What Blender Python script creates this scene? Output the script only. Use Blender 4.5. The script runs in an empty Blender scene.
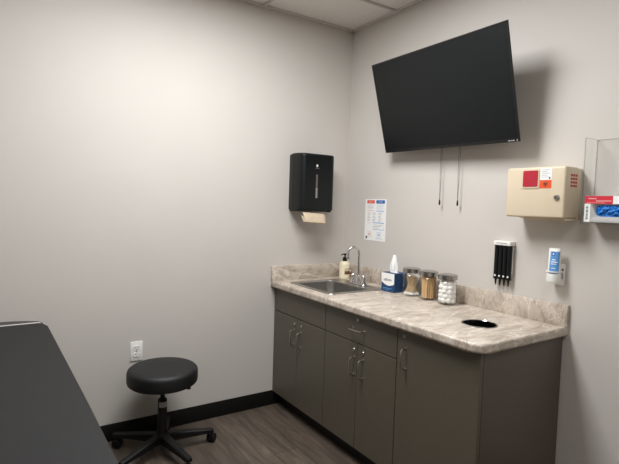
import bpy, bmesh, math, random
from math import sin, cos, pi, radians
from mathutils import Vector, Matrix

S = bpy.context.scene
COL = S.collection
random.seed(7)

# ------------------------------------------------------------------ camera
CX, CY, CZ, YAW, PITCH, ROLL, F = -2.2041, -2.8485, 1.391, 0.5821, 0.0557, 0.0317, 477.94
fw = Vector((sin(YAW)*cos(PITCH), cos(YAW)*cos(PITCH), -sin(PITCH)))
r0 = Vector((cos(YAW), -sin(YAW), 0)); u0 = r0.cross(fw)
rt = cos(ROLL)*r0 + sin(ROLL)*u0
up = -sin(ROLL)*r0 + cos(ROLL)*u0
cam_d = bpy.data.cameras.new('camera'); cam = bpy.data.objects.new('camera', cam_d)
COL.objects.link(cam); S.camera = cam
m = Matrix((rt, up, -fw)).transposed().to_4x4(); m.translation = (CX, CY, CZ)
cam.matrix_world = m
cam_d.sensor_fit = 'HORIZONTAL'; cam_d.sensor_width = 36; cam_d.lens = F*36/619
cam_d.clip_start = 0.02; cam_d.clip_end = 50

# ------------------------------------------------------------------ world, lamps, exposure
w = bpy.data.worlds.new('world'); S.world = w; w.use_nodes = True
w.node_tree.nodes['Background'].inputs[0].default_value = (0.9, 0.95, 1, 1)
w.node_tree.nodes['Background'].inputs[1].default_value = 0.02
S.view_settings.view_transform = 'Standard'; S.view_settings.look = 'None'
S.view_settings.gamma = 1; S.view_settings.use_curve_mapping = False
S.view_settings.exposure = 0.0
ZC = 2.668
L1 = (-1.352, -1.10, 1.10, .50, 48, 180)
L2 = (-1.352, -2.87, 1.10, .50, 12, 180)
def troffer_lamp(x, y, sx, sy, power, spread):
    l = bpy.data.lights.new('ceiling_lamp', 'AREA'); l.shape = 'RECTANGLE'; l.size = sx; l.size_y = sy
    l.energy = power; l.spread = radians(spread); l.color = (0.985, 1.0, 1.03)
    o = bpy.data.objects.new('ceiling_lamp', l); o.location = (x, y, ZC-0.012); COL.objects.link(o)
    return o
troffer_lamp(*L1)
troffer_lamp(*L2)

# ------------------------------------------------------------------ materials
def lin(c):
    return tuple(((v/255)/12.92 if v/255 <= .04045 else ((v/255+.055)/1.055)**2.4) for v in c)
def mat(name, rgb, rough=.5, metal=0, spec=.5, var=0, scale=20, bump=0, bscale=200, emit=0, coat=0):
    """procedural principled material; rgb is sRGB 0-255; var = slight noise variation of the colour"""
    m = bpy.data.materials.new(name); m.use_nodes = True
    nt = m.node_tree; b = nt.nodes['Principled BSDF']; L = nt.links.new
    c = lin(rgb)
    b.inputs['Base Color'].default_value = (*c, 1); b.inputs['Roughness'].default_value = rough
    b.inputs['Metallic'].default_value = metal; b.inputs['Specular IOR Level'].default_value = spec
    b.inputs['Coat Weight'].default_value = coat
    tc = nt.nodes.new('ShaderNodeTexCoord')
    if var:
        n = nt.nodes.new('ShaderNodeTexNoise'); n.inputs['Scale'].default_value = scale; n.inputs['Detail'].default_value = 4
        L(tc.outputs['Object'], n.inputs['Vector'])
        r = nt.nodes.new('ShaderNodeValToRGB')
        r.color_ramp.elements[0].position = .3; r.color_ramp.elements[1].position = .7
        r.color_ramp.elements[0].color = (*[v*(1-var) for v in c], 1)
        r.color_ramp.elements[1].color = (*[min(1, v*(1+var)) for v in c], 1)
        L(n.outputs['Fac'], r.inputs[0]); L(r.outputs[0], b.inputs['Base Color'])
    if bump:
        n = nt.nodes.new('ShaderNodeTexNoise'); n.inputs['Scale'].default_value = bscale; n.inputs['Detail'].default_value = 3
        L(tc.outputs['Object'], n.inputs['Vector'])
        bp = nt.nodes.new('ShaderNodeBump'); bp.inputs['Strength'].default_value = bump; bp.inputs['Distance'].default_value = .002
        L(n.outputs['Fac'], bp.inputs['Height']); L(bp.outputs[0], b.inputs['Normal'])
    if emit:
        b.inputs['Emission Color'].default_value = (*c, 1); b.inputs['Emission Strength'].default_value = emit
    return m

def clear(name, tint=(1, 1, 1), refl=1.0, rough=.02):
    m = bpy.data.materials.new(name); m.use_nodes = True
    nt = m.node_tree; nt.nodes.clear(); L = nt.links.new
    o = nt.nodes.new('ShaderNodeOutputMaterial'); mx = nt.nodes.new('ShaderNodeMixShader')
    t = nt.nodes.new('ShaderNodeBsdfTransparent'); t.inputs[0].default_value = (*tint, 1)
    g = nt.nodes.new('ShaderNodeBsdfGlossy'); g.inputs['Roughness'].default_value = rough
    f = nt.nodes.new('ShaderNodeFresnel'); f.inputs[0].default_value = 1.45
    mu = nt.nodes.new('ShaderNodeMath'); mu.operation = 'MULTIPLY'; mu.inputs[1].default_value = refl
    ge = nt.nodes.new('ShaderNodeNewGeometry'); iv = nt.nodes.new('ShaderNodeMath'); iv.operation = 'SUBTRACT'; iv.inputs[0].default_value = 1
    L(ge.outputs['Backfacing'], iv.inputs[1]); m3 = nt.nodes.new('ShaderNodeMath'); m3.operation = 'MULTIPLY'
    L(f.outputs[0], mu.inputs[0]); L(mu.outputs[0], m3.inputs[0]); L(iv.outputs[0], m3.inputs[1]); L(m3.outputs[0], mx.inputs[0]); L(t.outputs[0], mx.inputs[1]); L(g.outputs[0], mx.inputs[2])
    L(mx.outputs[0], o.inputs[0])
    return m

def laminate():
    m = bpy.data.materials.new('stone_laminate'); m.use_nodes = True
    nt = m.node_tree; b = nt.nodes['Principled BSDF']; L = nt.links.new; N = nt.nodes.new
    tc = N('ShaderNodeTexCoord')
    mp = N('ShaderNodeMapping'); mp.inputs['Rotation'].default_value = (.4, .3, .5); mp.inputs['Scale'].default_value = (2.2, .7, 1.2)
    L(tc.outputs['Object'], mp.inputs[0])
    n1 = N('ShaderNodeTexNoise'); n1.inputs['Scale'].default_value = 5.5; n1.inputs['Detail'].default_value = 7; n1.inputs['Roughness'].default_value = .62; n1.inputs['Distortion'].default_value = 1.6
    L(mp.outputs[0], n1.inputs['Vector'])
    r1 = N('ShaderNodeValToRGB'); e = r1.color_ramp.elements
    e[0].position = .30; e[0].color = (*lin((154, 141, 127)), 1); e[1].position = .72; e[1].color = (*lin((214, 202, 188)), 1)
    x = r1.color_ramp.elements.new(.45); x.color = (*lin((186, 174, 160)), 1)
    x = r1.color_ramp.elements.new(.56); x.color = (*lin((202, 190, 176)), 1)
    L(n1.outputs['Fac'], r1.inputs[0])
    def vein(scale, lo, width, rgb, src, off):
        n = N('ShaderNodeTexNoise'); n.inputs['Scale'].default_value = scale; n.inputs['Detail'].default_value = 5; n.inputs['Distortion'].default_value = 1.2
        ad = N('ShaderNodeVectorMath'); ad.operation = 'ADD'; ad.inputs[1].default_value = (off, off*.7, -off)
        L(mp.outputs[0], ad.inputs[0]); L(ad.outputs[0], n.inputs['Vector'])
        s = N('ShaderNodeMath'); s.operation = 'SUBTRACT'; s.inputs[1].default_value = .5; L(n.outputs['Fac'], s.inputs[0])
        a = N('ShaderNodeMath'); a.operation = 'ABSOLUTE'; L(s.outputs[0], a.inputs[0])
        mr = N('ShaderNodeMapRange'); mr.inputs['From Min'].default_value = 0; mr.inputs['From Max'].default_value = width
        mr.inputs['To Min'].default_value = lo; mr.inputs['To Max'].default_value = 0; L(a.outputs[0], mr.inputs['Value'])
        mx = N('ShaderNodeMix'); mx.data_type = 'RGBA'; mx.inputs['B'].default_value = (*lin(rgb), 1)
        L(mr.outputs[0], mx.inputs['Factor']); L(src, mx.inputs['A'])
        return mx.outputs['Result']
    c = vein(3.2, .75, .018, (228, 219, 208), r1.outputs[0], 3.1)
    c = vein(4.6, .6, .014, (142, 126, 112), c, 9.4)
    c = vein(9, .35, .03, (150, 134, 120), c, 15.7)
    L(c, b.inputs['Base Color'])
    b.inputs['Roughness'].default_value = .38; b.inputs['Specular IOR Level'].default_value = .45
    return m

def wood_floor():
    m = bpy.data.materials.new('vinyl_plank_floor'); m.use_nodes = True
    nt = m.node_tree; b = nt.nodes['Principled BSDF']; L = nt.links.new; N = nt.nodes.new
    tc = N('ShaderNodeTexCoord')
    mp = N('ShaderNodeMapping'); mp.inputs['Rotation'].default_value = (0, 0, pi/2); L(tc.outputs['Object'], mp.inputs[0])
    br = N('ShaderNodeTexBrick'); br.inputs['Scale'].default_value = 1; br.inputs['Brick Width'].default_value = 1.2; br.inputs['Row Height'].default_value = .152
    br.inputs['Mortar Size'].default_value = .0015; br.inputs['Color1'].default_value = (*lin((97, 86, 76)), 1)
    br.inputs['Color2'].default_value = (*lin((84, 74, 65)), 1); br.inputs['Mortar'].default_value = (*lin((60, 52, 46)), 1)
    L(mp.outputs[0], br.inputs['Vector'])
    m2 = N('ShaderNodeMapping'); m2.inputs['Scale'].default_value = (16, 1.6, 1); L(tc.outputs['Object'], m2.inputs[0])
    n = N('ShaderNodeTexNoise'); n.inputs['Scale'].default_value = 1.6; n.inputs['Detail'].default_value = 6; n.inputs['Roughness'].default_value = .65; n.inputs['Distortion'].default_value = .8
    L(m2.outputs[0], n.inputs['Vector'])
    r = N('ShaderNodeValToRGB'); e = r.color_ramp.elements
    e[0].position = .33; e[0].color = (.55, .55, .55, 1); e[1].position = .70; e[1].color = (1.35, 1.33, 1.3, 1)
    L(n.outputs['Fac'], r.inputs[0])
    mx = N('ShaderNodeMix'); mx.data_type = 'RGBA'; mx.blend_type = 'MULTIPLY'; mx.inputs['Factor'].default_value = 1
    L(br.outputs['Color'], mx.inputs['A']); L(r.outputs[0], mx.inputs['B']); L(mx.outputs['Result'], b.inputs['Base Color'])
    b.inputs['Roughness'].default_value = .5
    return m

M = dict(
    wall=mat('painted_wall', (201, 196, 189), .75, bump=.12, bscale=160, var=.012, scale=3),
    ceil=mat('ceiling_tile', (236, 232, 226), .9, var=.05, scale=90, bump=.3, bscale=300),
    grid=mat('ceiling_grid_white', (200, 197, 192), .6, var=.01),
    base=mat('black_vinyl_base', (15, 14, 13), .6, spec=.3, var=.1),
    floor=wood_floor(), lam=laminate(),
    cab=mat('taupe_cabinet_laminate', (90, 84, 72), .45, var=.04, scale=60, bump=.05),
    cab_edge=mat('taupe_edge_band', (92, 84, 74), .5, var=.04),
    cab_in=mat('cabinet_inside', (150, 146, 138), .7, var=.03),
    kick=mat('black_toe_kick', (22, 20, 19), .6, var=.1),
    nickel=mat('satin_nickel', (190, 186, 178), .28, 1, var=.03),
    chrome=mat('chrome', (215, 216, 218), .1, 1, var=.01),
    steel=mat('brushed_steel', (178, 176, 172), .3, 1, var=.06, scale=40),
    blackpl=mat('black_plastic', (6, 10, 13), .42, spec=.35, var=.05),
    blackma=mat('black_matte_plastic', (11, 11, 12), .55, spec=.35, var=.08),
    vinyl=mat('black_vinyl_upholstery', (15, 16, 18), .55, var=.05, bump=.15, bscale=500),
    tablevinyl=mat('charcoal_vinyl_upholstery', (29, 29, 30), .6, spec=.28, var=.03, scale=4, bump=.15, bscale=500),
    tabledark=mat('dark_charcoal_vinyl', (58, 54, 56), .5, var=.04),
    piping=mat('pale_grey_piping', (196, 192, 186), .5, var=.02),
    tablebase=mat('table_base_laminate', (92, 88, 84), .5, var=.03),
    screen=mat('tv_screen', (7, 12, 14), .42, spec=.32, var=.03),
    bezel=mat('tv_bezel', (12, 13, 14), .3, var=.05),
    white=mat('white_plastic', (236, 235, 230), .4, var=.01),
    cream=mat('cream_plastic', (214, 198, 172), .45, var=.015),
    lidm=mat('jar_lid_chrome', (178, 176, 172), .2, 1, var=.03),
    red=mat('red_plastic', (176, 34, 52), .4, var=.04),
    orange=mat('orange_print', (226, 84, 34), .5, var=.03),
    redprint=mat('red_print', (206, 36, 56), .5, var=.02),
    blueprint=mat('blue_print', (34, 98, 176), .5, var=.02),
    lightblue=mat('light_blue_print', (92, 150, 208), .5, var=.02),
    salmon=mat('salmon_print', (224, 96, 78), .5, var=.02),
    palered=mat('pale_red_print', (222, 180, 172), .6, var=.02),
    paleblue=mat('pale_blue_print', (170, 190, 214), .6, var=.02),
    greyprint=mat('grey_print', (176, 176, 178), .6, var=.02),
    darkprint=mat('dark_print', (40, 40, 44), .6, var=.02),
    paper=mat('white_paper', (240, 240, 238), .7, var=.01),
    cardgrey=mat('grey_card', (168, 166, 164), .6, var=.03),
    towel=mat('tan_paper_towel', (204, 186, 160), .85, var=.06, scale=60, bump=.2),
    navy=mat('navy_card', (22, 62, 104), .45, var=.12, scale=60),
    tissue=mat('tissue', (244, 244, 243), .8, var=.01, bump=.2, bscale=90),
    cotton=mat('cotton', (242, 241, 238), .95, var=.02, bump=.6, bscale=260),
    wood=mat('pale_birch_wood', (208, 172, 124), .6, var=.08, scale=50),
    stickw=mat('wooden_swab_stick', (222, 196, 154), .6, var=.06),
    soap=mat('cream_soap', (236, 226, 196), .3, var=.01),
    brown=mat('brown_label', (118, 72, 50), .5, var=.08),
    glove=mat('blue_nitrile', (32, 122, 205), .4, var=.22, scale=45, bump=.8, bscale=60),
    bag=mat('black_liner', (10, 10, 11), .3, var=.2),
    diffuser=mat('lamp_diffuser', (255, 250, 240), .5, emit=3.0),
    windowgrey=mat('smoked_window', (92, 86, 82), .25, var=.15, scale=30),
    greyrub=mat('grey_rubber', (70, 70, 72), .7, var=.05),
    glass=clear('clear_glass', (.99, .993, .99), 1.6), acrylic=clear('clear_acrylic', (.99, .992, .99), .7, .03), acrylic_edge=clear('acrylic_edge', (.85, .86, .85), 1.3, .1),
)

# ------------------------------------------------------------------ mesh helpers
class MB:
    def __init__(s): s.bm = bmesh.new(); s.mats = []
    def mi(s, m):
        m = M[m] if isinstance(m, str) else m
        if m not in s.mats: s.mats.append(m)
        return s.mats.index(m)
    def _set(s, fs, m):
        i = s.mi(m)
        for f in fs: f.material_index = i; f.smooth = True
    def box(s, lo, hi, m, bev=0, seg=2, mtx=None):
        r = bmesh.ops.create_cube(s.bm, size=1); vs = r['verts']
        c = [(a+b)/2 for a, b in zip(lo, hi)]; d = [abs(b-a) for a, b in zip(lo, hi)]
        for v in vs: v.co = Vector((c[0]+v.co.x*d[0], c[1]+v.co.y*d[1], c[2]+v.co.z*d[2]))
        fs = list({f for v in vs for f in v.link_faces})
        if bev:
            es = list({e for v in vs for e in v.link_edges})
            rr = bmesh.ops.bevel(s.bm, geom=es, offset=bev, segments=seg, profile=.5, affect='EDGES')
            fs = list({f for v in rr['verts'] for f in v.link_faces} | set(f for f in fs if f.is_valid))
            vs = list({v for f in fs for v in f.verts})
        if mtx: bmesh.ops.transform(s.bm, matrix=mtx, verts=vs)
        s._set(fs, m); return s
    def lathe(s, prof, m, org=(0, 0, 0), n=32, axis='Z', mtx=None, closed=False):
        """prof: list of (radius, height)"""
        rings = []; org = Vector(org)
        def P(r, h, a):
            p = {'Z': Vector((r*cos(a), r*sin(a), h)), 'Y': Vector((r*cos(a), h, r*sin(a))), 'X': Vector((h, r*cos(a), r*sin(a)))}[axis]
            p = p+org
            return mtx @ p if mtx else p
        for r, h in prof:
            if r < 1e-6: rings.append([s.bm.verts.new(P(0, h, 0))])
            else: rings.append([s.bm.verts.new(P(r, h, 2*pi*i/n)) for i in range(n)])
        fs = []
        for a, b in zip(rings, rings[1:]):
            for i in range(n):
                j = (i+1) % n
                if len(a) == 1 and len(b) == 1: continue
                if len(a) == 1: q = [a[0], b[j], b[i]]
                elif len(b) == 1: q = [a[i], a[j], b[0]]
                else: q = [a[i], a[j], b[j], b[i]]
                fs.append(s.bm.faces.new(q))
        s._set(fs, m); return s
    def tube(s, pts, rad, m, n=10, caps=True, flat=1.0):
        pts = [Vector(p) for p in pts]; rs = rad if isinstance(rad, (list, tuple)) else [rad]*len(pts)
        rings = []; t0 = (pts[1]-pts[0]).normalized()
        nrm = t0.orthogonal().normalized()
        for i, p in enumerate(pts):
            t = (pts[min(i+1, len(pts)-1)]-pts[max(i-1, 0)]).normalized()
            nrm = (nrm-t*nrm.dot(t)).normalized(); bn = t.cross(nrm)
            rings.append([s.bm.verts.new(p+rs[i]*(cos(2*pi*k/n)*nrm+flat*sin(2*pi*k/n)*bn)) for k in range(n)])
        fs = []
        for a, b in zip(rings, rings[1:]):
            for k in range(n):
                j = (k+1) % n; fs.append(s.bm.faces.new([a[k], a[j], b[j], b[k]]))
        if caps:
            fs.append(s.bm.faces.new(rings[0][::-1])); fs.append(s.bm.faces.new(rings[-1]))
        s._set(fs, m); return s
    def poly(s, outline, z0, z1, m, bev=0, seg=3, axis='Z', bev_bottom=True):
        """extrude a 2-D outline; axis Z: (x,y), axis X: (y,z), axis Y: (x,z)"""
        def P(a, b, h): return {'Z': Vector((a, b, h)), 'X': Vector((h, a, b)), 'Y': Vector((a, h, b))}[axis]
        lo = [s.bm.verts.new(P(a, b, z0)) for a, b in outline]; hi = [s.bm.verts.new(P(a, b, z1)) for a, b in outline]
        n = len(outline); fl = s.bm.faces.new(lo[::-1]); fh = s.bm.faces.new(hi)
        fs = [fl, fh]+[s.bm.faces.new([lo[i], lo[(i+1) % n], hi[(i+1) % n], hi[i]]) for i in range(n)]
        if bev:
            es = list(fh.edges)+(list(fl.edges) if bev_bottom else [])
            rr = bmesh.ops.bevel(s.bm, geom=es, offset=bev, segments=seg, profile=.5, affect='EDGES')
            fs = [f for f in fs if f.is_valid]+list(rr['faces'])
        s._set(fs, m); return s
    def quad(s, ps, m):
        f = s.bm.faces.new([s.bm.verts.new(Vector(p)) for p in ps]); s._set([f], m); return s
    def blob(s, c, r, m, sub=2, jit=.1, scale=(1, 1, 1)):
        rr = bmesh.ops.create_icosphere(s.bm, subdivisions=sub, radius=r)
        for v in rr['verts']:
            k = 1+random.uniform(-jit, jit); v.co = Vector((v.co.x*k*scale[0], v.co.y*k*scale[1], v.co.z*k*scale[2]))+Vector(c)
        s._set({f for v in rr['verts'] for f in v.link_faces}, m); return s
    def build(s, name, parent=None, label=None, sharp=32):
        bmesh.ops.recalc_face_normals(s.bm, faces=s.bm.faces[:])
        a = radians(sharp)
        for e in s.bm.edges:
            if len(e.link_faces) == 2 and e.calc_face_angle(0) > a: e.smooth = False
        me = bpy.data.meshes.new(name); s.bm.to_mesh(me); s.bm.free()
        for m_ in s.mats: me.materials.append(m_)
        o = bpy.data.objects.new(name, me); COL.objects.link(o)
        if parent: o.parent = parent
        if label: o['label'] = label
        return o

def tag(o, label, cat, group=None):
    o['label'] = label; o['category'] = cat
    if group: o['group'] = group
    return o
def thing(name, label, cat, loc=(0, 0, 0), rz=0, group=None):
    o = bpy.data.objects.new(name, None); o.empty_display_size = .05
    COL.objects.link(o); o.location = loc; o.rotation_euler = (0, 0, rz)
    return tag(o, label, cat, group)
def struct(o): o['kind'] = 'structure'; return o
def arc(c, r, a0, a1, n): return [(c[0]+r*cos(a0+(a1-a0)*i/n), c[1]+r*sin(a0+(a1-a0)*i/n)) for i in range(n+1)]
def rrect(x0, y0, x1, y1, r, n=5):
    return (arc((x1-r, y1-r), r, 0, pi/2, n)+arc((x0+r, y1-r), r, pi/2, pi, n)
            + arc((x0+r, y0+r), r, pi, 1.5*pi, n)+arc((x1-r, y0+r), r, 1.5*pi, 2*pi, n))
def boolean(o, cutters):
    for c in cutters:
        md = o.modifiers.new('cut', 'BOOLEAN'); md.object = c; md.operation = 'DIFFERENCE'; md.solver = 'EXACT'
    dg = bpy.context.evaluated_depsgraph_get(); dg.update()
    me = bpy.data.meshes.new_from_object(o.evaluated_get(dg)); o.modifiers.clear(); o.data = me
    for c in cutters: bpy.data.objects.remove(c)

# ================================================================== ROOM
XL, YB = -3.3, -4.2     # left and back extents of the room
struct(MB().box((XL-.1, YB-.1, -.1), (.1, .1, 0), 'floor').build('floor'))
struct(MB().box((XL-.1, 0, 0), (.1, .1, ZC), 'wall').build('wall_far'))
struct(MB().box((0, YB, 0), (.1, 0, ZC), 'wall').build('wall_right'))
struct(MB().box((XL-.1, YB, 0), (XL, 0, ZC), 'wall').build('wall_left'))
struct(MB().box((XL-.1, YB-.1, 0), (.1, YB, ZC), 'wall').build('wall_back'))
struct(MB().box((XL-.1, YB-.1, ZC+.012), (.1, .1, ZC+.1), 'ceil').build('ceiling'))
# suspended-ceiling grid: bars at x = -.742 - k*.61 and y = -.465 - k*.61
g = MB()
xs = [-.742, -1.962, -3.182]; ys = [-.465, -.795, -1.405, -1.985, -2.565, -3.175, -3.785]
for x in xs: g.box((x-.0075, YB, ZC), (x+.0075, 0, ZC+.0125), 'grid')
for y in ys: g.box((XL, y-.0075, ZC), (0, y+.0075, ZC+.0125), 'grid')
struct(g.build('trim_1'))
g = MB()
g.box((XL, -.022, ZC-.002), (0, 0, ZC+.012), 'grid'); g.box((-.022, YB, ZC-.002), (0, 0, ZC+.012), 'grid')
g.box((XL, YB, ZC-.002), (XL+.022, 0, ZC+.012), 'grid'); g.box((XL, YB, ZC-.002), (0, YB+.022, ZC+.012), 'grid')
struct(g.build('trim_2'))
def bb(name, lo, hi): struct(MB().box(lo, hi, 'base', .003).build(name))
bb('baseboard_far', (XL, -.008, 0), (-.537, 0, .1016))
bb('baseboard_right', (-.008, YB, 0), (0, -1.70, .1016))
bb('baseboard_left', (XL, YB, 0), (XL+.008, -.008, .1016))
bb('baseboard_back', (XL+.008, YB, 0), (-.008, YB+.008, .1016))

# ceiling troffers (lamps): housing frame and diffuser
for (x, y, lab) in ((-1.352, -1.10, 'white recessed troffer ceiling light nearest the far wall'),
                    (-1.352, -2.87, 'white recessed troffer ceiling light farther from the far wall, behind the viewer')):
    t = thing('ceiling_light', lab, 'ceiling light', (x, y, ZC-.008))
    f = MB()
    for lo, hi in (((-.595, -.29, 0), (-.565, .29, .02)), ((.565, -.29, 0), (.595, .29, .02)),
                   ((-.565, -.29, 0), (.565, -.262, .02)), ((-.565, .262, 0), (.565, .29, .02))):
        f.box(lo, hi, 'grid', .002)
    f.build('frame', t)
    MB().box((-.565, -.262, .006), (.565, .262, .012), 'diffuser').build('diffuser', t)

# ================================================================== CABINETS (local: X = along wall to the right, -Y = out)
RZ = -pi/2
H = .869; KT = .095; DT = .826
def d_pull(parent, x, z, vertical=True, L=.096, y0=-.60, out=.032):
    m_ = MB(); r = .0042; h = L/2; k = .012
    pts = [(0, 0, -h), (0, -out+k, -h), (0, -out+k*.3, -h+k*.3), (0, -out, -h+k)]
    pts += [(0, -out, h-k), (0, -out+k*.3, h-k*.3), (0, -out+k, h), (0, 0, h)]
    if not vertical: pts = [(c, b, 0) for a, b, c in pts]
    m_.tube([(x+a, y0+b, z+c) for a, b, c in pts], r, 'nickel', 10)
    for s in (-h, h):
        o = (x, y0, z+s) if vertical else (x+s, y0, z)
        m_.lathe([(0, -.003), (.0075, -.003), (.0075, 0), (0, 0)], 'nickel', o, 14, 'Y')
    return m_.build('handle', parent, 'satin nickel D-shaped handle')
def lock(parent, x, z, y0=-.60):
    m_ = MB().lathe([(0, -.006), (.007, -.006), (.0095, -.003), (.0095, 0), (0, 0)], 'nickel', (x, y0, z), 20, 'Y')
    m_.box((x-.0012, y0-.0068, z-.004), (x+.0012, y0-.0058, z+.004), 'blackma')
    return m_.build('lock', parent, 'round nickel cam lock')
def carcass(t, W, right_end=False):
    m_ = MB(); th = .018; e = 'cab'
    m_.box((0, -.58, KT), (th, -.008, DT), e).box((W-th, -.58, KT), (W, -.008, DT), e)
    m_.box((th, -.58, KT), (W-th, -.008, KT+th), 'cab_in').box((th, -.02, KT+th), (W-th, -.008, DT), 'cab_in')
    m_.box((th, -.58, DT-.03), (W-th, -.56, DT), e)
    m_.build('cabinet_body', t)
    MB().box((.0, -.535, 0), (W, -.515, KT), 'kick').box((.0 if not right_end else 0, -.515, 0), (.018, -.02, KT), 'kick').box((W-.018, -.515, 0), (W, -.02, KT), 'kick').build('toe_kick', t, 'black toe kick')
def door(t, name, x0, x1, z0, z1):
    g_ = .0016
    return MB().box((x0+g_, -.60, z0+g_), (x1-g_, -.5805, z1-g_), 'cab', .0012, 1).build(name, t)

U1, U2, U3 = .6107, 1.2047, 1.676
def at_right(y): return (0, -y, 0)
c1 = thing('sink_cabinet', 'taupe two-door cabinet under the sink, against the far wall', 'cabinet', at_right(.001), RZ)
W1 = U1-.001; carcass(c1, W1)
door(c1, 'false_drawer_front', 0, W1, .668, DT)
d = door(c1, 'door', 0, .305, KT, .666); d_pull(d, .272, .541); lock(d, .274, .627)
d = door(c1, 'door', .305, W1, KT, .666); d_pull(d, .352, .541); lock(d, .354, .627)
c2 = thing('drawer_cabinet', 'taupe cabinet with one drawer above two doors, middle of the run', 'cabinet', at_right(U1+.001), RZ)
W2 = U2-U1-.001; carcass(c2, W2)
d = door(c2, 'drawer', 0, W2, .668, DT); d_pull(d, W2/2+.006, .742, False); lock(d, W2/2, .793)
d = door(c2, 'door', 0, W2/2, KT, .666); d_pull(d, W2/2-.022, .541); lock(d, W2/2-.024, .628)
d = door(c2, 'door', W2/2, W2, KT, .666); d_pull(d, W2/2+.050, .541); lock(d, W2/2+.052, .628)
c3 = thing('trash_cabinet', 'taupe full-height single-door cabinet at the end of the run, under the waste hole', 'cabinet', at_right(U2+.001), RZ)
W3 = U3-U2-.001; carcass(c3, W3-.019, True)
d = door(c3, 'door', 0, W3-.0, KT, DT); d_pull(d, .060, .688); lock(d, .046, .791)
MB().box((W3-.018, -.5805, 0), (W3, -.009, DT), mat('end_panel_laminate', (88, 77, 70), .42, var=.03, scale=60), .001, 1).build('end_panel', c3)

# ================================================================== COUNTERTOP
TZ0 = DT+.002
LT = 1.696
ct = thing('countertop', 'beige marbled laminate countertop with backsplash, over the taupe cabinets', 'countertop', (0, 0, 0), RZ)
out = [(.001, -.001), (.001, -.635)]+arc((LT-.055, -.58), .055, -pi/2, 0, 6)+[(LT, -.001)]
mt = MB(); mt.poly(out, TZ0, H, 'lam', .011, 4)
top = mt.build('worktop', ct)
SX0, SX1, SY0, SY1 = .115, .60, -.565, -.125      # sink outer rim (local)
HC = (1.464, -.337); HR = .076
bpy.context.view_layer.update()
cut1 = MB().box((SX0+.012, SY0+.012, .7), (SX1-.012, SY1-.012, 1.0), 'lam').build('cutter', ct)
cut2 = MB().lathe([(0, .7), (HR, .7), (HR, 1.0), (0, 1.0)], 'lam', (HC[0], HC[1], 0), 48).build('cutter', ct)
bpy.context.view_layer.update()
boolean(top, [cut1, cut2])
MB().box((.0205, -.020, H), (LT, -.001, H+.1016), 'lam', .002, 2).build('backsplash', ct)
MB().box((.001, -.635, H), (.020, -.001, H+.1016), 'lam', .002, 2).build('side_splash', ct)
rg = MB().lathe([(HR-.001, -.05), (HR-.001, .001), (HR+.001, .0035), (HR+.006, .0025), (HR+.007, .0002)], 'chrome', (HC[0], HC[1], H), 64)
rg.build('waste_hole_ring', ct, 'chrome ring around the waste hole')
# waste bin inside the cabinet
wb = thing('waste_bin', 'black lined waste bin seen through the round hole in the countertop', 'bin', (-.337, -1.444, KT+.019))
MB().lathe([(0, .001), (.095, .001), (.125, .55), (.13, .555), (.13, .56), (.121, .555), (.092, .008), (0, .008)], 'blackma', n=40).build('bin_body', wb)
MB().lathe([(.119, .50), (.06, .30), (.03, .28), (0, .285)], 'bag', n=40).build('liner', wb)

# ================================================================== SINK (local as cabinet)
sk = thing('sink', 'stainless steel drop-in sink set in the beige countertop', 'sink', (0, 0, H), RZ)
m_ = MB()
def loopz(x0, y0, x1, y1, r, z, n=5): return [m_.bm.verts.new((a, b, z)) for a, b in rrect(x0, y0, x1, y1, r, n)]
lv = [loopz(SX0, SY0, SX1, SY1, .035, .0003), loopz(SX0+.002, SY0+.002, SX1-.002, SY1-.002, .035, .004),
      loopz(SX0+.010, SY0+.010, SX1-.010, SY1-.010, .03, .005), loopz(SX0+.014, SY0+.014, SX1-.014, SY1-.014, .03, .0035)]
bx0, by0, bx1, by1 = SX0+.035, SY0+.035, SX1-.035, SY1-.105
lv += [loopz(bx0, by0, bx1, by1, .05, .0035), loopz(bx0+.004, by0+.004, bx1-.004, by1-.004, .048, -.002),
       loopz(bx0+.010, by0+.010, bx1-.010, by1-.010, .048, -.125), loopz(bx0+.022, by0+.022, bx1-.022, by1-.022, .045, -.148),
       loopz(bx0+.05, by0+.05, bx1-.05, by1-.05, .04, -.155)]
fs = []
for a, b in zip(lv, lv[1:]):
    for i in range(len(a)): fs.append(m_.bm.faces.new([a[i], a[(i+1) % len(a)], b[(i+1) % len(a)], b[i]]))
fs.append(m_.bm.faces.new(lv[-1])); m_._set(fs, 'steel')
m_.build('bowl', sk)
MB().lathe([(0, -.152), (.018, -.152), (.022, -.1535), (.042, -.1525), (.045, -.1545)], 'chrome', ((bx0+bx1)/2, (by0+by1)/2, 0), 32).build('drain', sk)

# ================================================================== FAUCET
FX, FY = .386, -.182
fc = thing('faucet', 'chrome gooseneck faucet with two lever handles at the back of the sink', 'faucet', (FY, -FX, H+.0038), RZ)
MB().poly([(a, b) for a, b in rrect(-.082, -.024, .082, .024, .0235, 6)], 0, .013, 'chrome', .004, 3).build('base_plate', fc)
pts = [(0, 0, .012), (0, 0, .05), (0, 0, .12), (0, 0, .212)]
R_ = .038; sw = -.35
for i in range(1, 13):
    a = pi*i/12*1.06; q = R_*(1-cos(a)); pts.append((sin(sw)*q, -cos(sw)*q, .212+R_*sin(a)))
lx = pts[-1]; pts.append((lx[0]*.99, lx[1]*.985, lx[2]-.022))
m_ = MB().tube(pts, [.0115, .0105]+[.0085]*(len(pts)-2), 'chrome', 16)
m_.lathe([(0, 0), (.02, 0), (.02, .012), (.016, .022), (.0135, .045), (.0105, .052), (0, .052)], 'chrome', (0, 0, .012), 24)
m_.build('spout', fc)
m_ = MB(); e = Vector(pts[-1]); m_.lathe([(0, -.016), (.0105, -.016), (.0115, -.012), (.0115, .006), (.0085, .008), (0, .008)], 'chrome', e, 20); m_.build('aerator', fc)
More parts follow.
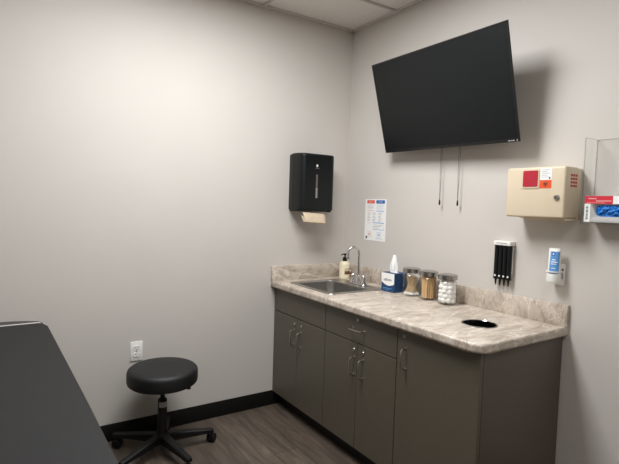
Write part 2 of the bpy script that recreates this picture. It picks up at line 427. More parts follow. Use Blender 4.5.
for s in (-1, 1):
    m_ = MB().lathe([(0, 0), (.019, 0), (.019, .01), (.0145, .02), (.0125, .042), (.0135, .048), (.010, .055), (0, .056)], 'chrome', (s*.055, 0, .012), 24)
    m_.tube([(s*.055, 0, .060), (s*.058, -.004, .070), (s*.063, -.012, .082), (s*.068, -.022, .088)], [.007, .0065, .0055, .0045], 'chrome', 12, flat=.7)
    m_.build('handle', fc)

# ================================================================== SOAP BOTTLE
sb = thing('soap_bottle', 'cream soap pump bottle with black pump in the corner behind the sink', 'bottle', (-.088, -.112, H+.0005), RZ)
MB().lathe([(0, 0), (.034, 0), (.038, .004), (.0385, .02), (.0385, .100), (.036, .112), (.028, .121), (.018, .125), (.016, .127), (0, .127)], 'soap', n=36).build('bottle_body', sb)
m_ = MB().lathe([(0, .127), (.0165, .127), (.0165, .150), (.012, .154), (.006, .155), (.006, .174), (0, .174)], 'blackpl', n=24)
m_.poly(rrect(-.0095, -.012, .0095, .010, .006), .172, .182, 'blackpl', .002, 2)
m_.tube([(0, 0, .177), (.002, -.03, .176), (.002, -.036, .170)], [.0045, .004, .0032], 'blackpl', 10)
m_.build('pump', sb, 'black pump')
m_ = MB(); n = 10; a0, a1 = -.65, .75
for z0, z1, mm in ((.034, .058, 'brown'), (.0595, .078, 'greyprint')):
    for i in range(n):
        A, B = a0+(a1-a0)*i/n, a0+(a1-a0)*(i+1)/n; r_ = .0388
        m_.quad([(r_*cos(A), r_*sin(A), z0), (r_*cos(B), r_*sin(B), z0), (r_*cos(B), r_*sin(B), z1), (r_*cos(A), r_*sin(A), z1)], 'brown' if mm == 'brown' else mat('tan_label', (206, 186, 150), .5))
m_.build('bottle_label', sb, 'brown and tan label')

# ================================================================== TISSUE BOX
# bottom corners in plan: (-.158,-.592) (-.150,-.707) (-.064,-.697)
tb = thing('tissue_box', 'navy blue cube tissue box with a white tissue sticking out, left of the jars', 'tissue box', (-.110, -.652, H+.0005), radians(-90+3))
hw = .0555
MB().box((-hw, -hw, 0), (hw, hw, .118), 'navy', .0015, 1).build('carton', tb)
m_ = MB(); y_ = -hw-.0004
m_.poly([(-hw+.002, .116), (-hw+.002, .060)]+[(-hw+.002+(2*hw-.004)*i/8, .060-.018*sin(pi*i/8*.95)-.006*i/8) for i in range(1, 9)]+[(hw-.002, .116)], y_, y_-.0006, 'paper', axis='Y')
m_.poly([(-.040, .072), (-.030, .078), (-.012, .086), (.006, .079), (.022, .083), (.036, .074), (.030, .070), (.0, .068), (-.028, .066)], y_-.0008, y_-.0012, 'greyprint', axis='Y')
m_.box((-.04, y_-.0007, .020), (.035, y_-.0001, .024), 'lightblue').box((-.04, y_-.0007, .011), (.015, y_-.0001, .0135), 'lightblue')
m_.build('printed_panel', tb, 'white printed panel with grey picture')
m_ = MB().poly([(.032*cos(a*pi/12), .018*sin(a*pi/12)) for a in range(24)], .1178, .1186, 'paper'); m_.build('opening', tb, 'white oval opening')
# tissue: crumpled upright cone with folds
m_ = MB(); rings = []; NR, NZ = 28, 12
for j in range(NZ+1):
    t = j/NZ; z = .118+.108*t; rad = (.021+.004*sin(pi*t))*(1-.55*t**2.2)+.001
    rings.append([m_.bm.verts.new((rad*(1+.28*sin(5*2*pi*k/NR+2.5*t)+.12*sin(9*2*pi*k/NR-3*t))*cos(2*pi*k/NR)*.95-.010+.006*t,
                                   rad*.62*(1+.28*sin(4*2*pi*k/NR+3*t))*sin(2*pi*k/NR), z+.004*sin(3*2*pi*k/NR)*t)) for k in range(NR)])
fs = []
for a, b in zip(rings, rings[1:]):
    for k in range(NR): fs.append(m_.bm.faces.new([a[k], a[(k+1) % NR], b[(k+1) % NR], b[k]]))
fs.append(m_.bm.faces.new(rings[-1])); m_._set(fs, 'tissue')
tt = m_.build('tissue', None, sharp=80); tt.location = tb.location; tt.rotation_euler = tb.rotation_euler
tag(tt, 'white crumpled tissue pulled up out of the navy tissue box', 'tissue')

# ================================================================== JARS
def jar(loc, lab, R0=.054, Hb=.134):
    j = thing('glass_jar', lab, 'jar', loc, RZ, 'glass supply jars on the countertop')
    m_ = MB(); w_ = .0025
    m_.lathe([(0, 0), (R0-.006, 0), (R0-.001, .004), (R0, .012), (R0, Hb-.018), (R0-.004, Hb-.008), (R0-.010, Hb-.002), (R0-.010, Hb+.004),
              (R0-.010-w_, Hb+.004), (R0-.010-w_, Hb-.003), (R0-.004-w_, Hb-.010), (R0-w_, Hb-.018), (R0-w_, .012), (R0-.006, .007), (0, .007)], 'glass', n=40)
    m_.build('jar_body', j, 'clear glass jar body')
    l = MB().lathe([(0, Hb+.0045), (R0-.004, Hb+.0045), (R0-.001, Hb+.006), (R0-.001, Hb+.029), (R0-.004, Hb+.032), (R0-.012, Hb+.034), (0, Hb+.034)], 'lidm', n=48)
    l.build('lid', j, 'chrome lid')
    return j
J = [(-.117, -.808), (-.117, -.942), (-.120, -1.084)]
jar((*J[0], H+.0005), 'glass jar of cotton swabs with chrome lid, beside the blue tissue box')
jar((*J[1], H+.0005), 'glass jar of wooden tongue depressors with chrome lid, middle of three jars')
jar((*J[2], H+.0005), 'glass jar of cotton balls with chrome lid, rightmost of three jars')
def place(src, loc, rot, first):
    o = src if first else src.copy()
    if not first: COL.objects.link(o)
    o.location = loc; o.rotation_euler = rot; return o
# cotton swabs: white tips down, sticks crossing at the waist and fanning out again
def stick_rot(a, b):
    v = Vector(b)-Vector(a); return v.to_track_quat('Z', 'Y').to_euler()
sw_ = MB()
sw_.tube([(0, 0, .004), (0, 0, .120)], .0012, 'stickw', 6)
sw_.lathe([(0, 0), (.0026, .0015), (.0033, .006), (.0028, .013), (.0011, .016)], 'cotton', n=8)
swab = tag(sw_.build('cotton_swab'), 'wooden-stick cotton swab standing tip down in the first glass jar', 'cotton swab', 'cotton swabs in the glass jar')
first = True; NS = 56
for i in range(NS):
    a = i*2.39996; rr = .0468*math.sqrt((i+.5)/NS); tw = 2.0+random.uniform(-.2, .2)
    A = Vector((J[0][0]+rr*cos(a), J[0][1]+rr*sin(a), H+.0085)); rt_ = rr*.90
    B = Vector((J[0][0]+rt_*cos(a+tw), J[0][1]+rt_*sin(a+tw), H+.126))
    place(swab, A, stick_rot(A, B), first); first = False
# tongue depressors
ol = [(x, z) for x, z in arc((0, .0095+.0), .0085, pi, 2*pi, 6)]+arc((0, .1145), .0085, 0, pi, 6)
td_ = MB().poly(ol, -.0008, .0008, 'wood', axis='Y').build('tongue_depressor')
tag(td_, 'flat pale wooden tongue depressor standing in the middle glass jar', 'tongue depressor', 'tongue depressors in the glass jar')
first = True
slots = []
for gx in range(-3, 4):
    for gy in range(-9, 10):
        x, y = gx*.0112, gy*.0040
        if math.hypot(abs(x), abs(y)+.009) < .0425: slots.append((x, y))
random.shuffle(slots)
for x, y in slots[:58]:
    le = random.uniform(-.03, .06)
    o = place(td_, (J[1][0]+x, J[1][1]+y*.93, H+.0085+random.uniform(0, .006)), (random.uniform(-.03, .03)-y*1.2, random.uniform(-.03, .03), pi/2+random.uniform(-.15, .15)), first); first = False
# cotton balls
cbm = MB().blob((0, 0, 0), .0165, 'cotton', 3, .06)
cb = tag(cbm.build('cotton_ball', sharp=90), 'white cotton ball in the rightmost glass jar', 'cotton ball', 'cotton balls in the glass jar')
first = True
for lay in range(5):
    z = H+.0085+.0165+lay*.0232; off = lay*.45+random.uniform(-.2, .2); n_ = 8
    for k in range(n_):
        a = off+2*pi*k/n_; r_ = (.0328 if lay < 4 else .028)-random.uniform(0, .002)
        place(cb, (J[2][0]+r_*cos(a), J[2][1]+r_*sin(a), z+random.uniform(-.0015, .004)), [random.uniform(0, 6) for _ in range(3)], first); first = False
    place(cb, (J[2][0]+.004*cos(off), J[2][1]+.004*sin(off), z+.006), [random.uniform(0, 6) for _ in range(3)], False)

# ================================================================== TELEVISION (local: X right, -Y out to the viewer)
TW, TH = .970, .550
tvc = Vector((-.182, -.994, 1.999)); tilt = .281
tv = thing('television', 'black flat-screen television tilted down on the right wall', 'television', tvc)
tv.rotation_mode = 'QUATERNION'
R0m = Matrix(((0, -1, 0), (0, 0, 1), (-1, 0, 0)))
sw_a, rl = -.037, -.020
Rz = Matrix.Rotation(sw_a, 3, 'Z')
r_, u_, n_ = [Rz @ Vector(k) for k in R0m]
u_, n_ = cos(tilt)*u_+sin(tilt)*n_, cos(tilt)*n_-sin(tilt)*u_
r_, u_ = cos(rl)*r_+sin(rl)*u_, cos(rl)*u_-sin(rl)*r_
n_ = r_.cross(u_) if r_.cross(u_).dot(n_) > 0 else -r_.cross(u_)
tv.rotation_quaternion = Matrix((r_, -n_, u_)).transposed().to_quaternion()
m_ = MB()
m_.box((-TW/2+.006, .004, -TH/2+.004), (TW/2-.006, .014, TH/2-.006), 'blackma', .002)
m_.poly(rrect(-.36, -.22, .36, .16, .03), .0145, .052, 'blackma', .018, 3, axis='Y')
m_.build('back_housing', tv)
m_ = MB(); bz = .009
for lo, hi in (((-TW/2, -.001, TH/2-bz), (TW/2, .007, TH/2)), ((-TW/2, -.001, -TH/2), (TW/2, .007, -TH/2+.016)),
               ((-TW/2, -.001, -TH/2+.016), (-TW/2+bz, .007, TH/2-bz)), ((TW/2-bz, -.001, -TH/2+.016), (TW/2, .007, TH/2-bz))):
    m_.box(lo, hi, 'bezel', .001, 1)
m_.build('bezel', tv)
MB().box((-TW/2+bz, .0008, -TH/2+.016), (TW/2-bz, .004, TH/2-bz), 'screen').build('screen', tv)
m_ = MB()
for k, (a, b) in enumerate(((0, .010), (.014, .020), (.024, .034))):
    m_.box((TW/2-.062+a, -.0018, -TH/2+.005), (TW/2-.062+b, -.0009, -TH/2+.010), 'greyprint')
m_.box((TW/2-.015, -.0018, -TH/2+.004), (TW/2-.010, -.0009, -TH/2+.011), 'greyprint')
m_.build('logo', tv, 'small grey maker mark at the lower right')

# wall bracket with the two release cords
TZ = 1.98
mk = thing('television_mount', 'black tilting wall bracket behind the television, two pull cords hanging', 'wall bracket', (0, -.985, TZ), RZ)
MB().box((-.26, -.012, -.10), (.26, -.0005, -.07), 'blackma', .002).box((-.26, -.012, .07), (.26, -.0005, .10), 'blackma', .002)\
    .box((-.24, -.010, -.07), (-.21, -.002, .07), 'blackma').box((.21, -.010, -.07), (.24, -.002, .07), 'blackma').build('wall_plate', mk)
for s in (-.15, .15):
    # arm rail follows the tilted back of the television
    c_ = tvc-n_*.0660
    pt = lambda v: Vector((-(v.y+.985), v.x, v.z-TZ))
    A = pt(c_+r_*s+u_*.15); B = pt(c_+r_*s-u_*.19)
    a_ = MB().tube([A, B], .010, 'blackma', 4)
    a_.tube([(s+.02, -.012, .085), A*.98], .008, 'blackma', 6); a_.tube([(s+.02, -.012, -.085), (B+(A-B)*.25)*.98], .008, 'blackma', 6)
    a_.build('arm', mk)
for (yy, zb) in ((-.920, 1.417), (-1.050, 1.414)):
    x_ = -(yy+.985)
    m_ = MB()
    for sx in (-.006, .006):
        m_.tube([(x_+sx, -.032, -.085), (x_+sx*.8, -.031, 1.62-TZ), (x_+.0006*(1 if sx > 0 else -1), -.030, zb+.03-TZ)], .0011, 'greyrub', 6)
    m_.box((x_-.012, -.040, -.090), (x_+.012, -.010, -.080), 'blackma')
    if yy > -1: m_.box((x_-.010, -.0415, -.094), (x_+.010, -.0395, -.086), 'greyprint')
    cd = m_.build('pull_cord', mk, 'thin grey looped pull cord')
    MB().lathe([(0, 0), (.0048, .001), (.0058, .012), (.004, .028), (.002, .033), (0, .033)], 'blackpl', (x_, -.030, zb-TZ), 12).build('toggle', cd, 'black toggle')

# ================================================================== PAPER TOWEL DISPENSER (far wall)
pd = thing('paper_towel_dispenser', 'black paper towel dispenser on the far wall', 'paper towel dispenser', (-.392, -.0005, 1.355))
PWh, PD = .118, .165
prof = [(-PWh, 0), (-PWh-.006, -.05), (-PWh-.004, -.11), (-PWh+.0, -.140), (-PWh+.008, -PD+.010), (-PWh+.024, -PD),
        (PWh+.004, -PD), (PWh+.022, -PD+.006), (PWh+.032, -PD+.022), (PWh+.036, -.12), (PWh+.036, 0)]
m_ = MB(); m_.poly(prof, .0, .384, 'blackpl', .014, 5, 'Z')
m_.build('cover', pd)
MB().box((-PWh+.006, -PD+.03, -.006), (PWh+.020, -.004, .004), 'blackma', .002).build('bottom_tray', pd)
m_ = MB().poly(rrect(-.008, .085, .008, .245, .003), -PD-.0010, -PD+.002, 'windowgrey', axis='Y')
for k in range(9): m_.box((-.007, -PD-.0018, .088+k*.0075), (.007, -PD-.0006, .0915+k*.0075), 'cardgrey')
m_.build('level_window', pd, 'narrow vertical smoked window')
m_ = MB().poly([(.0075*cos(a*pi/8), .303+.0095*sin(a*pi/8)) for a in range(16)], -PD-.0015, -PD+.001, 'white', axis='Y')
m_.poly([(-.002, .296), (.006, .302), (.001, .305)], -PD-.0022, -PD-.0012, 'blackpl', axis='Y')
m_.box((-.016, -PD-.0012, .2855), (.016, -PD+.001, .2870), 'cardgrey')
m_.build('logo', pd, 'small white maker mark')
MB().box((.112, -PD+.01, -.008), (.132, -PD+.05, .006), 'blackpl', .003).build('latch', pd)
# towel hanging out
m_ = MB(); NX = 10
prof = [(-.118, .002), (-.126, .002), (-.136, .0), (-.150, -.002), (-.166, -.024), (-.176, -.064), (-.168, -.070), (-.150, -.050), (-.132, -.028)]
rows = []
for i in range(NX+1):
    x = -.094+.178*i/NX
    rows.append([m_.bm.verts.new((x, y+.002*sin(i*1.3+y*30), z-.010*(i/NX)+.0015*sin(i*2.1+k))) for k, (y, z) in enumerate(prof)])
fs = []
for a, b in zip(rows, rows[1:]):
    for k in range(len(prof)-1): fs.append(m_.bm.faces.new([a[k], a[k+1], b[k+1], b[k]]))
m_._set(fs, 'towel')
pt_ = m_.build('paper_towel', None, sharp=60); pt_.location = (-.392, -.001, 1.346)
md = pt_.modifiers.new('thick', 'SOLIDIFY'); md.thickness = .003
tag(pt_, 'folded tan paper towel hanging from the bottom of the black dispenser', 'paper towel')

# ================================================================== NOTICE SHEET (right wall)
ns = thing('notice_sheet', 'white notice sheet with orange and blue headings on the wall above the faucet', 'notice', (0, -.325, 1.160), RZ)
PW_, PH_ = .218, .288
m_ = MB(); m_.box((-PW_/2, -.0014, 0), (PW_/2, -.0004, PH_), 'paper'); m_.build('sheet', ns)
m_ = MB()
def pr(x0, z0, x1, z1, mm, y=-.0018): m_.box((x0-PW_/2, y, z0), (x1-PW_/2, -.0013, z1), mm)
def prr(x0, z0, x1, z1, mm): m_.poly(rrect(x0-PW_/2, z0, x1-PW_/2, z1, .004, 3), -.0019, -.0013, mm, axis='Y')
prr(.018, .258, .100, .281, 'salmon'); prr(.116, .258, .202, .281, 'blueprint')
for i in range(5): pr(.040+i*.008, .266, .045+i*.008, .273, 'palered', -.0023)
for i in range(5): pr(.138+i*.009, .266, .144+i*.009, .273, 'paleblue', -.0023)
for i in range(4): pr(.022, .246-i*.009, .092-(i % 2)*.012, .2485-i*.009, 'greyprint'); pr(.120, .246-i*.009, .196-(i % 2)*.014, .2485-i*.009, 'paleblue')
pr(.022, .205, .094, .209, 'palered'); pr(.120, .204, .198, .208, 'lightblue')
for cx_ in (.028, .084, .142):
    for i in range(6):
        pr(cx_, .190-i*.011, cx_+.036-(i % 3)*.006, .193-i*.011, 'greyprint')
        if i % 2 == 0: pr(cx_+.002, .185-i*.011, cx_+.014, .188-i*.011, 'palered' if cx_ < .05 else 'paleblue')
pr(.022, .120, .072, .1225, 'palered'); pr(.090, .122, .200, .127, 'lightblue')
for x in (.090, .198): pr(x, .078, x+.0018, .122, 'paleblue')
pr(.090, .076, .200, .079, 'lightblue')
for i in range(3): pr(.098, .108-i*.010, .186-i*.016, .111-i*.010, 'greyprint')
for (cx_, mm) in ((.052, 'palered'), (.152, 'paleblue')):
    for (x0, z0, x1, z1) in ((-.022, .058, .022, .0605), (-.022, .024, .022, .0265), (-.022, .024, -.0198, .0605), (.0198, .024, .022, .0605)):
        pr(cx_+x0, z0, cx_+x1, z1, mm)
    pr(cx_-.010, .034, cx_+.010, .052, mm)
pr(.120, .014, .190, .017, 'greyprint')
prr(.014, .010, .030, .028, 'darkprint')
m_.build('printing', ns, 'orange, blue and grey printing')

# ================================================================== SHARPS CABINET (right wall)
sc = thing('sharps_disposal_cabinet', 'cream sharps disposal cabinet with red window on the right wall', 'sharps cabinet', (0, -1.574, 1.362), RZ)
hw = .1425; D_ = .142; HH = .236
m_ = MB(); m_.box((-hw, -D_, .006), (hw, -.030, HH), 'cream', .010, 4); m_.build('front_cover', sc)
m_ = MB(); m_.box((-hw+.004, -.030, .0), (hw-.003, -.0005, HH-.004), 'cream', .004, 2)
m_.box((-hw+.09, -D_+.02, -.004), (hw-.004, -.03, .006), 'cream', .002)
m_.build('wall_box', sc)
xw0, xw1, zw0, zw1 = -hw+.088, -hw+.160, .147, .220
m_ = MB().poly(rrect(xw0-.008, zw0-.008, xw1+.006, zw1+.006, .006), -D_-.0035, -D_+.001, 'cream', .0015, 2, axis='Y'); m_.build('window_frame', sc)
MB().poly(rrect(xw0, zw0, xw1, zw1, .004), -D_-.0055, -D_-.002, 'red', .001, 1, axis='Y').build('window', sc, 'red window')
m_ = MB(); a0 = -hw+.169; a1 = -hw+.223; y_ = -D_-.0008
m_.box((a0, y_, .176), (a1, -D_+.001, .228), 'paper'); m_.box((a0, y_, .139), (a1, -D_+.001, .176), 'orange')
for i in range(5): m_.box((a0+.006, y_-.0004, .220-i*.008), (a1-.008-(i % 2)*.012, y_, .2225-i*.008), 'greyprint')
m_.box((a1-.012, y_-.0004, .180), (a1-.006, y_, .188), 'darkprint')
# biohazard symbol: three open crescents about a centre ring
cx_, cz_ = (a0+a1)/2, .1575
for k in range(3):
    a = pi/2+k*2*pi/3; ox, oz = cx_+.0062*cos(a), cz_+.0062*sin(a); pts = []
    for i in range(13):
        b = a+radians(32)+radians(296)*i/12; pts.append((ox+.0058*cos(b), y_-.0005, oz+.0058*sin(b)))
    m_.tube(pts, [.0006+.0009*sin(pi*i/12) for i in range(13)], 'darkprint', 5)
m_.tube([(cx_+.0042*cos(i*pi/8), y_-.0005, cz_+.0042*sin(i*pi/8)) for i in range(17)], .0006, 'darkprint', 5)
m_.build('warning_label', sc, 'white and orange biohazard label')
m_ = MB().lathe([(0, -.010), (.009, -.010), (.0115, -.007), (.0125, 0), (0, 0)], 'steel', (hw-.034, -D_, .098), 24, 'Y')
m_.box((hw-.0355, -D_-.0108, .092), (hw-.0325, -D_-.0098, .104), 'blackma'); m_.build('lock', sc, 'round metal lock')
m_ = MB()
for i in range(3):
    for k in range(4): m_.box((hw-.0005, -.100+i*.019, .146+k*.0155), (hw+.0008, -.100+i*.019+.015, .146+k*.0155+.010), 'red')
m_.build('side_slots', sc, 'red level slots on the side')

# ================================================================== GLOVE BOX HOLDER, GLOVE BOX
gh = thing('glove_box_holder', 'clear acrylic glove box holder on the right wall', 'glove box holder', (0, -1.772, 1.352), RZ)
GD, GW, GH = .104, .262, .362
m_ = MB(); t_ = .004
m_.box((0, -.0045, 0), (GW, -.0005, GH), 'acrylic', .0008, 1).build('back_panel', gh)
MB().box((0, -GD, 0), (t_, -.0045, GH), 'acrylic', .0008, 1).build('side_panel', gh)
MB().box((GW-t_, -GD, 0), (GW, -.0045, GH), 'acrylic', .0008, 1).build('side_panel', gh)
MB().box((t_, -GD, 0), (GW-t_, -.0045, t_), 'acrylic', .0008, 1).build('bottom_panel', gh)
m_ = MB()
m_.box((t_, -GD, t_), (GW-t_, -GD+t_, .018), 'acrylic', .0008, 1).box((t_, -GD, t_+.014), (.032, -GD+t_, GH), 'acrylic', .0008, 1).box((GW-.032, -GD, t_+.014), (GW-t_, -GD+t_, GH), 'acrylic', .0008, 1)
m_.build('front_frame', gh)
m_ = MB(); e_ = .0016
for lo, hi in (((-e_, -GD-e_, 0), (t_, -GD-.0002, GH)), ((GW-t_, -GD-e_, 0), (GW+e_, -GD-.0002, GH)), ((-e_, -.0045, GH+.0002), (GW+e_, -.0005, GH+.002)),
               ((-e_, -GD, GH+.0002), (t_, -.0046, GH+.002)), ((GW-t_, -GD, GH+.0002), (GW+e_, -.0046, GH+.002)), ((-e_, -GD-e_, -.002), (GW+e_, -GD+.002, -.0002)),
               ((-e_-.0005, -.0050, 0), (-.0002, -.0005, GH))):
    m_.box(lo, hi, 'acrylic_edge')
m_.build('polished_edge', gh, 'darker polished acrylic edges')
gb = thing('glove_box', 'red, white and grey glove box with blue gloves showing, in the clear holder', 'glove box', (-.0075, -1.780, 1.3575), RZ)
BW, BD, BH = .240, .088, .112
op = (.045, .025, BW-.045, .073)
m_ = MB(); m_.box((0, -BD, 0), (BW, -.001, BH), 'cardgrey', .001, 1)
car = m_.build('carton', gb)
bpy.context.view_layer.update()
cu = MB().poly(rrect(*op, .020), -BD-.02, -BD+.03, 'cardgrey', axis='Y').build('cutter', gb)
bpy.context.view_layer.update()
boolean(car, [cu])
m_ = MB(); y_ = -BD-.0005
m_.box((0, y_, .078), (.112, -BD+.0005, BH-.001), 'redprint'); m_.box((.112, y_, .078), (BW, -BD+.0005, BH-.001), 'paper')
m_.box((0, y_, .001), (.024, -BD+.0005, .078), 'paper')
for i in range(11): m_.box((.007, y_-.0004, .012+i*.0052), (.016, y_, .012+i*.0052+(.0022 if i % 3 else .0036)), 'darkprint')
# pale script line and a text row, too small to read in the photograph
m_.tube([(.014+i*.0022, y_-.0003, .0995+.0028*sin(i*1.7)) for i in range(16)], .0009, 'paper', 5)
for i in range(9): m_.box((.046+i*.0068, y_-.0004, .0875), (.0508+i*.0068, y_, .0925), 'palered')
for i in range(8): m_.box((.010+i*.009, y_-.0004, .0815), (.0165+i*.009, y_, .0835), 'palered')
m_.build('printing', gb, 'red band, white label and barcode')
# gloves: crumpled blue sheet of fingers inside the opening
m_ = MB(); gx, gz = 26, 9; vs = []
for j in range(gz+1):
    vs.append([m_.bm.verts.new((op[0]-.006+(op[2]-op[0]+.012)*i/gx, -BD+.010-.007*abs(sin(i*1.1+j*.9))-.004*sin(i*2.7-j*1.3), op[1]-.005+(op[3]-op[1]+.010)*j/gz)) for i in range(gx+1)])
fs = []
for a, b in zip(vs, vs[1:]):
    for i in range(gx): fs.append(m_.bm.faces.new([a[i], a[i+1], b[i+1], b[i]]))
m_._set(fs, 'glove')
for i in range(12):
    x0 = op[0]+.012+i*.0115; z0 = random.uniform(op[1]+.006, op[3]-.018)
    m_.tube([(x0, -BD+.004, z0), (x0+.010, -BD-.001, z0+.008), (x0+.020, -BD+.002, z0+random.uniform(.004, .014))], [.004, .0055, .004], 'glove', 8)
gl = m_.build('nitrile_gloves', None, sharp=60); gl.location = gb.location; gl.rotation_euler = (0, 0, RZ)
tag(gl, 'blue disposable gloves bunched in the opening of the glove box', 'gloves')

# ================================================================== SPECULA DISPENSER (right wall)
sp = thing('ear_speculum_dispenser', 'wall dispenser with four black tubes under a white cap', 'speculum dispenser', (0, -1.356, 1.010), RZ)
m_ = MB().box((-.049, -.046, .208), (.049, -.0005, .230), 'white', .004, 2); m_.box((-.040, -.007, .06), (.040, -.0005, .212), 'white', .002, 1)
m_.box((-.030, -.0466, .2175), (.030, -.0458, .2225), 'greyprint')
m_.build('holder', sp, 'white cap and backplate')
for i in range(4):
    x = (-1.5+i)*.0245
    m_ = MB().lathe([(0, .050), (.0118, .050), (.0121, .054), (.0121, .2075), (0, .2075)], 'blackpl', (x, -.028, 0), 20)
    m_.lathe([(0, .0), (.0024, .0), (.0042, .012), (.0065, .030), (.0135, .034), (.0135, .042), (.0112, .050), (0, .050)], 'blackpl', (x, -.028, 0), 20)
    tb_ = m_.build('tube', sp, 'black specula tube')
    MB().lathe([(0, -.004), (.0042, -.003), (.005, 0), (0, .001)], 'white', (x+.004, -.041, .050), 12, 'Y').build('release_button', tb_, 'white button')

# ================================================================== HAND SANITIZER (right wall)
hb = thing('sanitizer_bracket', 'white wall bracket beside the blue-labelled sanitizer bottle', 'wall bracket', (0, -1.636, 1.077), RZ)
m_ = MB().box((-.022, -.012, -.020), (.030, -.0005, .080), 'white', .004, 2); m_.box((-.012, -.016, -.018), (.012, -.010, -.008), 'white', .002)
m_.box((.018, -.0135, .050), (.026, -.0118, .058), 'darkprint').box((.018, -.0130, .010), (.026, -.0118, .035), 'greyprint')
m_.build('back_plate', hb)
MB().lathe([(.0295, .0), (.0335, .003), (.0335, .008), (.0295, .008)], 'white', (0, -.047, .040), 28).box((-.010, -.019, .0405), (.010, -.011, .0465), 'white').build('holding_ring', hb)
sz = thing('sanitizer_bottle', 'upside-down white sanitizer bottle with blue label on the right wall', 'bottle', (-.047, -1.636, 1.077), RZ)
prof = [(0, .150), (.012, .150), (.022, .146), (.024, .140)]
m_ = MB()
def oval(z, a, b, n=28): return [m_.bm.verts.new((a*cos(2*pi*i/n), b*sin(2*pi*i/n), z)) for i in range(n)]
L_ = [oval(.152, .024, .006), oval(.150, .0268, .010), oval(.140, .0275, .014), oval(.030, .0275, .024), oval(.026, .0275, .0245)]
fs = [m_.bm.faces.new(L_[0][::-1]), m_.bm.faces.new(L_[-1])]
for a, b in zip(L_, L_[1:]):
    for k in range(28): fs.append(m_.bm.faces.new([a[k], a[(k+1) % 28], b[(k+1) % 28], b[k]]))
m_._set(fs, 'white'); m_.build('bottle_body', sz)
m_ = MB()
def onb(x, z, e=.0008):
    t = (z-.03)/.11; b = .024-.010*t; return (x, -b*math.sqrt(max(0, 1-(x/.0275)**2))-e, z)
def lab(x0, x1, z0, z1, mm, e=.0008, n=10):
    for i in range(n):
        A, B = x0+(x1-x0)*i/n, x0+(x1-x0)*(i+1)/n
        m_.quad([onb(A, z0, e), onb(B, z0, e), onb(B, z1, e), onb(A, z1, e)], mm)
lab(-.012, .0265, .032, .138, 'lightblue'); lab(-.004, .010, .118, .134, 'blueprint', .0012)
lab(-.002, .014, .098, .102, 'paper', .0012); lab(-.006, .022, .088, .092, 'paper', .0012); lab(-.006, .018, .079, .082, 'paper', .0012); lab(0, .016, .060, .063, 'paper', .0012)
lab(.0, .006, .122, .130, 'paper', .0015, 3)
m_.build('bottle_label', sz, 'blue label')
m_ = MB(); L_ = [oval(.036, .0295, .0265), oval(.034, .031, .028), oval(.008, .032, .029), oval(-.004, .029, .026), oval(-.008, .020, .018)]
fs = [m_.bm.faces.new(L_[0][::-1]), m_.bm.faces.new(L_[-1])]
for a, b in zip(L_, L_[1:]):
    for k in range(28): fs.append(m_.bm.faces.new([a[k], a[(k+1) % 28], b[(k+1) % 28], b[k]]))
m_._set(fs, 'white'); m_.build('pump_cap', sz, 'white foam pump cap')
MB().lathe([(0, -.034), (.004, -.034), (.0055, -.030), (.006, -.010), (0, -.008)], 'acrylic', n=16).build('nozzle', sz, 'clear nozzle')

# ================================================================== OUTLET (far wall)
ol_ = thing('wall_outlet', 'white duplex electrical outlet on the far wall behind the stool', 'outlet', (-1.518, 0, .507))
MB().box((-.035, -.006, -.057), (.035, -.0003, .057), 'white', .002, 2).build('cover_plate', ol_)
for s in (-1, 1):
    m_ = MB().poly(rrect(-.017, s*.0195-.0145, .017, s*.0195+.0145, .007), -.009, -.005, 'white', .001, 1, axis='Y')
    m_.box((-.0075, -.0096, s*.0195-.001), (-.0055, -.0088, s*.0195+.008), 'darkprint').box((.0055, -.0096, s*.0195), (.0075, -.0088, s*.0195+.007), 'darkprint')
    m_.lathe([(0, -.0006), (.0025, -.0006), (.0025, 0), (0, 0)], 'darkprint', (0, -.009, s*.0195-.008), 10, 'Y')
    m_.build('receptacle', ol_)
MB().lathe([(0, -.0085), (.003, -.008), (.0035, -.006), (0, -.006)], 'nickel', n=12, axis='Y').build('screw', ol_)

# ================================================================== STOOL
st = thing('rolling_stool', 'round black rolling stool with five casters in front of the far wall', 'stool', (-1.440, -.269, 0))
SR = .188
MB().lathe([(0, .487), (.06, .4868), (SR-.035, .485), (SR-.014, .480), (SR-.004, .471), (SR, .458), (SR, .416), (SR-.003, .404), (SR-.012, .396), (SR-.03, .393), (0, .393)], 'vinyl', n=64).build('seat', st)
m_ = MB().lathe([(0, .380), (.10, .380), (.105, .386), (.105, .3925), (0, .3925)], 'blackma', n=32); m_.build('seat_plate', st)
m_ = MB().tube([(.02, -.02, .386), (.06, -.07, .384), (.105, -.118, .384)], [.005, .005, .005], 'blackma', 8); m_.box((.096, -.128, .378), (.116, -.108, .388), 'blackma', .003); m_.build('height_lever', st)
m_ = MB().lathe([(0, .29), (.0125, .29), (.0125, .386), (0, .386)], 'blackpl', n=20); m_.build('piston', st)
m_ = MB().lathe([(0, .06), (.030, .062), (.030, .13), (.0255, .14), (.0245, .30), (.022, .305), (.0, .305)], 'blackma', n=28); m_.build('column', st)
m_ = MB()
for i in range(8):
    A, B = radians(-150+i*15), radians(-150+(i+1)*15); r_ = .0252
    m_.quad([(r_*cos(A), r_*sin(A), .262), (r_*cos(B), r_*sin(B), .262), (r_*cos(B), r_*sin(B), .292), (r_*cos(A), r_*sin(A), .292)], 'cardgrey')
    r_ = .0256
    for zz in (.268, .276, .284): m_.quad([(r_*cos(A), r_*sin(A), zz), (r_*cos(B), r_*sin(B), zz), (r_*cos(B), r_*sin(B), zz+.002), (r_*cos(A), r_*sin(A), zz+.002)], 'greyprint')
m_.build('sticker', st, 'grey printed sticker')
MB().lathe([(0, .058), (.036, .060), (.042, .075), (.040, .105), (.033, .118), (0, .118)], 'blackma', n=32).build('hub', st)
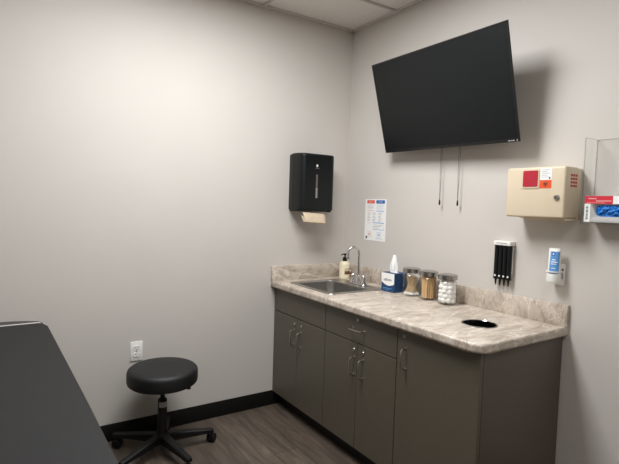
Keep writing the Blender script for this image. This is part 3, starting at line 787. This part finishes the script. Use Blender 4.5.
for k in range(5):
    a = -.098+k*2*pi/5; Rm = Matrix.Rotation(a, 4, 'Z')
    m_ = MB()
    secs = [(.030, .024, .066, .112), (.12, .021, .064, .103), (.22, .017, .062, .090), (.272, .017, .060, .084), (.290, .012, .062, .080)]
    rr = []
    for x, hw_, z0, z1 in secs:
        rr.append([m_.bm.verts.new(Rm @ Vector(p)) for p in ((x, -hw_, z0), (x, hw_, z0), (x, hw_, z1-.006), (x, hw_*.6, z1), (x, -hw_*.6, z1), (x, -hw_, z1-.006))])
    fs = [m_.bm.faces.new(rr[0][::-1]), m_.bm.faces.new(rr[-1])]
    for A, B in zip(rr, rr[1:]):
        for i in range(6): fs.append(m_.bm.faces.new([A[i], A[(i+1) % 6], B[(i+1) % 6], B[i]]))
    m_._set(fs, 'blackma'); leg = m_.build('leg', st)
    T = Matrix.Translation(Rm @ Vector((.275, 0, 0))) @ Matrix.Rotation(a+.9+k*1.1, 4, 'Z')
    c_ = MB()
    for s in (-1, 1):
        c_.lathe([(0, s*.008), (.022, s*.008), (.025, s*.010), (.025, s*.020), (.021, s*.023), (.012, s*.0215), (0, s*.0215)], 'blackpl', (0.012, 0, .0255), 28, 'Y', T)
    c_.build('caster_wheel', leg)
    h_ = MB().tube([T @ Vector((0, 0, .034)), T @ Vector((0, 0, .068))], .006, 'nickel', 10)
    h_.lathe([(.0, -.007), (.027, -.007), (.027, .007), (0, .007)], 'blackma', (0.012, 0, .030), 20, 'Y', T)
    h_.build('caster_fork', leg)

# ================================================================== EXAM TABLE
et = thing('exam_table', 'charcoal padded exam table in the left foreground', 'exam table', (-2.34, -1.20, 0))
ex = lambda x, y: (x+2.34, y+1.20)
edge = [(-2.034, -.318), (-2.022, -.328), (-2.013, -.350), (-2.007, -.40), (-2.002, -.60), (-1.991, -1.06), (-1.983, -1.40), (-1.978, -1.75), (-1.978, -2.00), (-1.99, -2.06), (-2.03, -2.10)]
mir = [(-4.68-x, y) for x, y in edge[::-1]]
outl = [ex(*p_) for p_ in edge+mir]
MB().poly(outl, .715, .8035, 'tablevinyl', .010, 4).build('cushion', et, 'charcoal padded top')
hb_ = [(-2.020, -.3125), (-2.024, -.292), (-2.042, -.270), (-2.085, -.248), (-2.15, -.234), (-2.22, -.228)]
outl2 = [ex(*p_) for p_ in hb_+[(-4.68-x, y) for x, y in hb_[::-1]]]
MB().poly(outl2, .715, .8025, 'tabledark', .006, 3).build('head_bolster', et, 'darker padded head section')
MB().tube([(*ex(-2.030, -.3165), .8025), (*ex(-2.650, -.3165), .8025)], .0035, 'piping', 8).build('piping', et, 'pale piping across the head end')
MB().box((-.31, -.80, .10), (.27, .86, .69), 'tablebase', .01, 2).build('base_cabinet', et)
MB().box((-.31, -.83, .69), (.31, .90, .714), 'blackma', .004, 2).build('top_frame', et)
MB().box((-.27, -.75, 0), (.23, .80, .10), 'kick').build('plinth', et)
for i in range(2):
    d = MB().box((-.28, -.820, .14+i*.27), (.24, -.801, .39+i*.27), 'tablebase', .003).build('drawer', et)
    MB().tube([(-.09, -.820, .345+i*.27), (-.09, -.845, .345+i*.27), (.05, -.845, .345+i*.27), (.05, -.820, .345+i*.27)], .005, 'nickel', 8).build('handle', d)
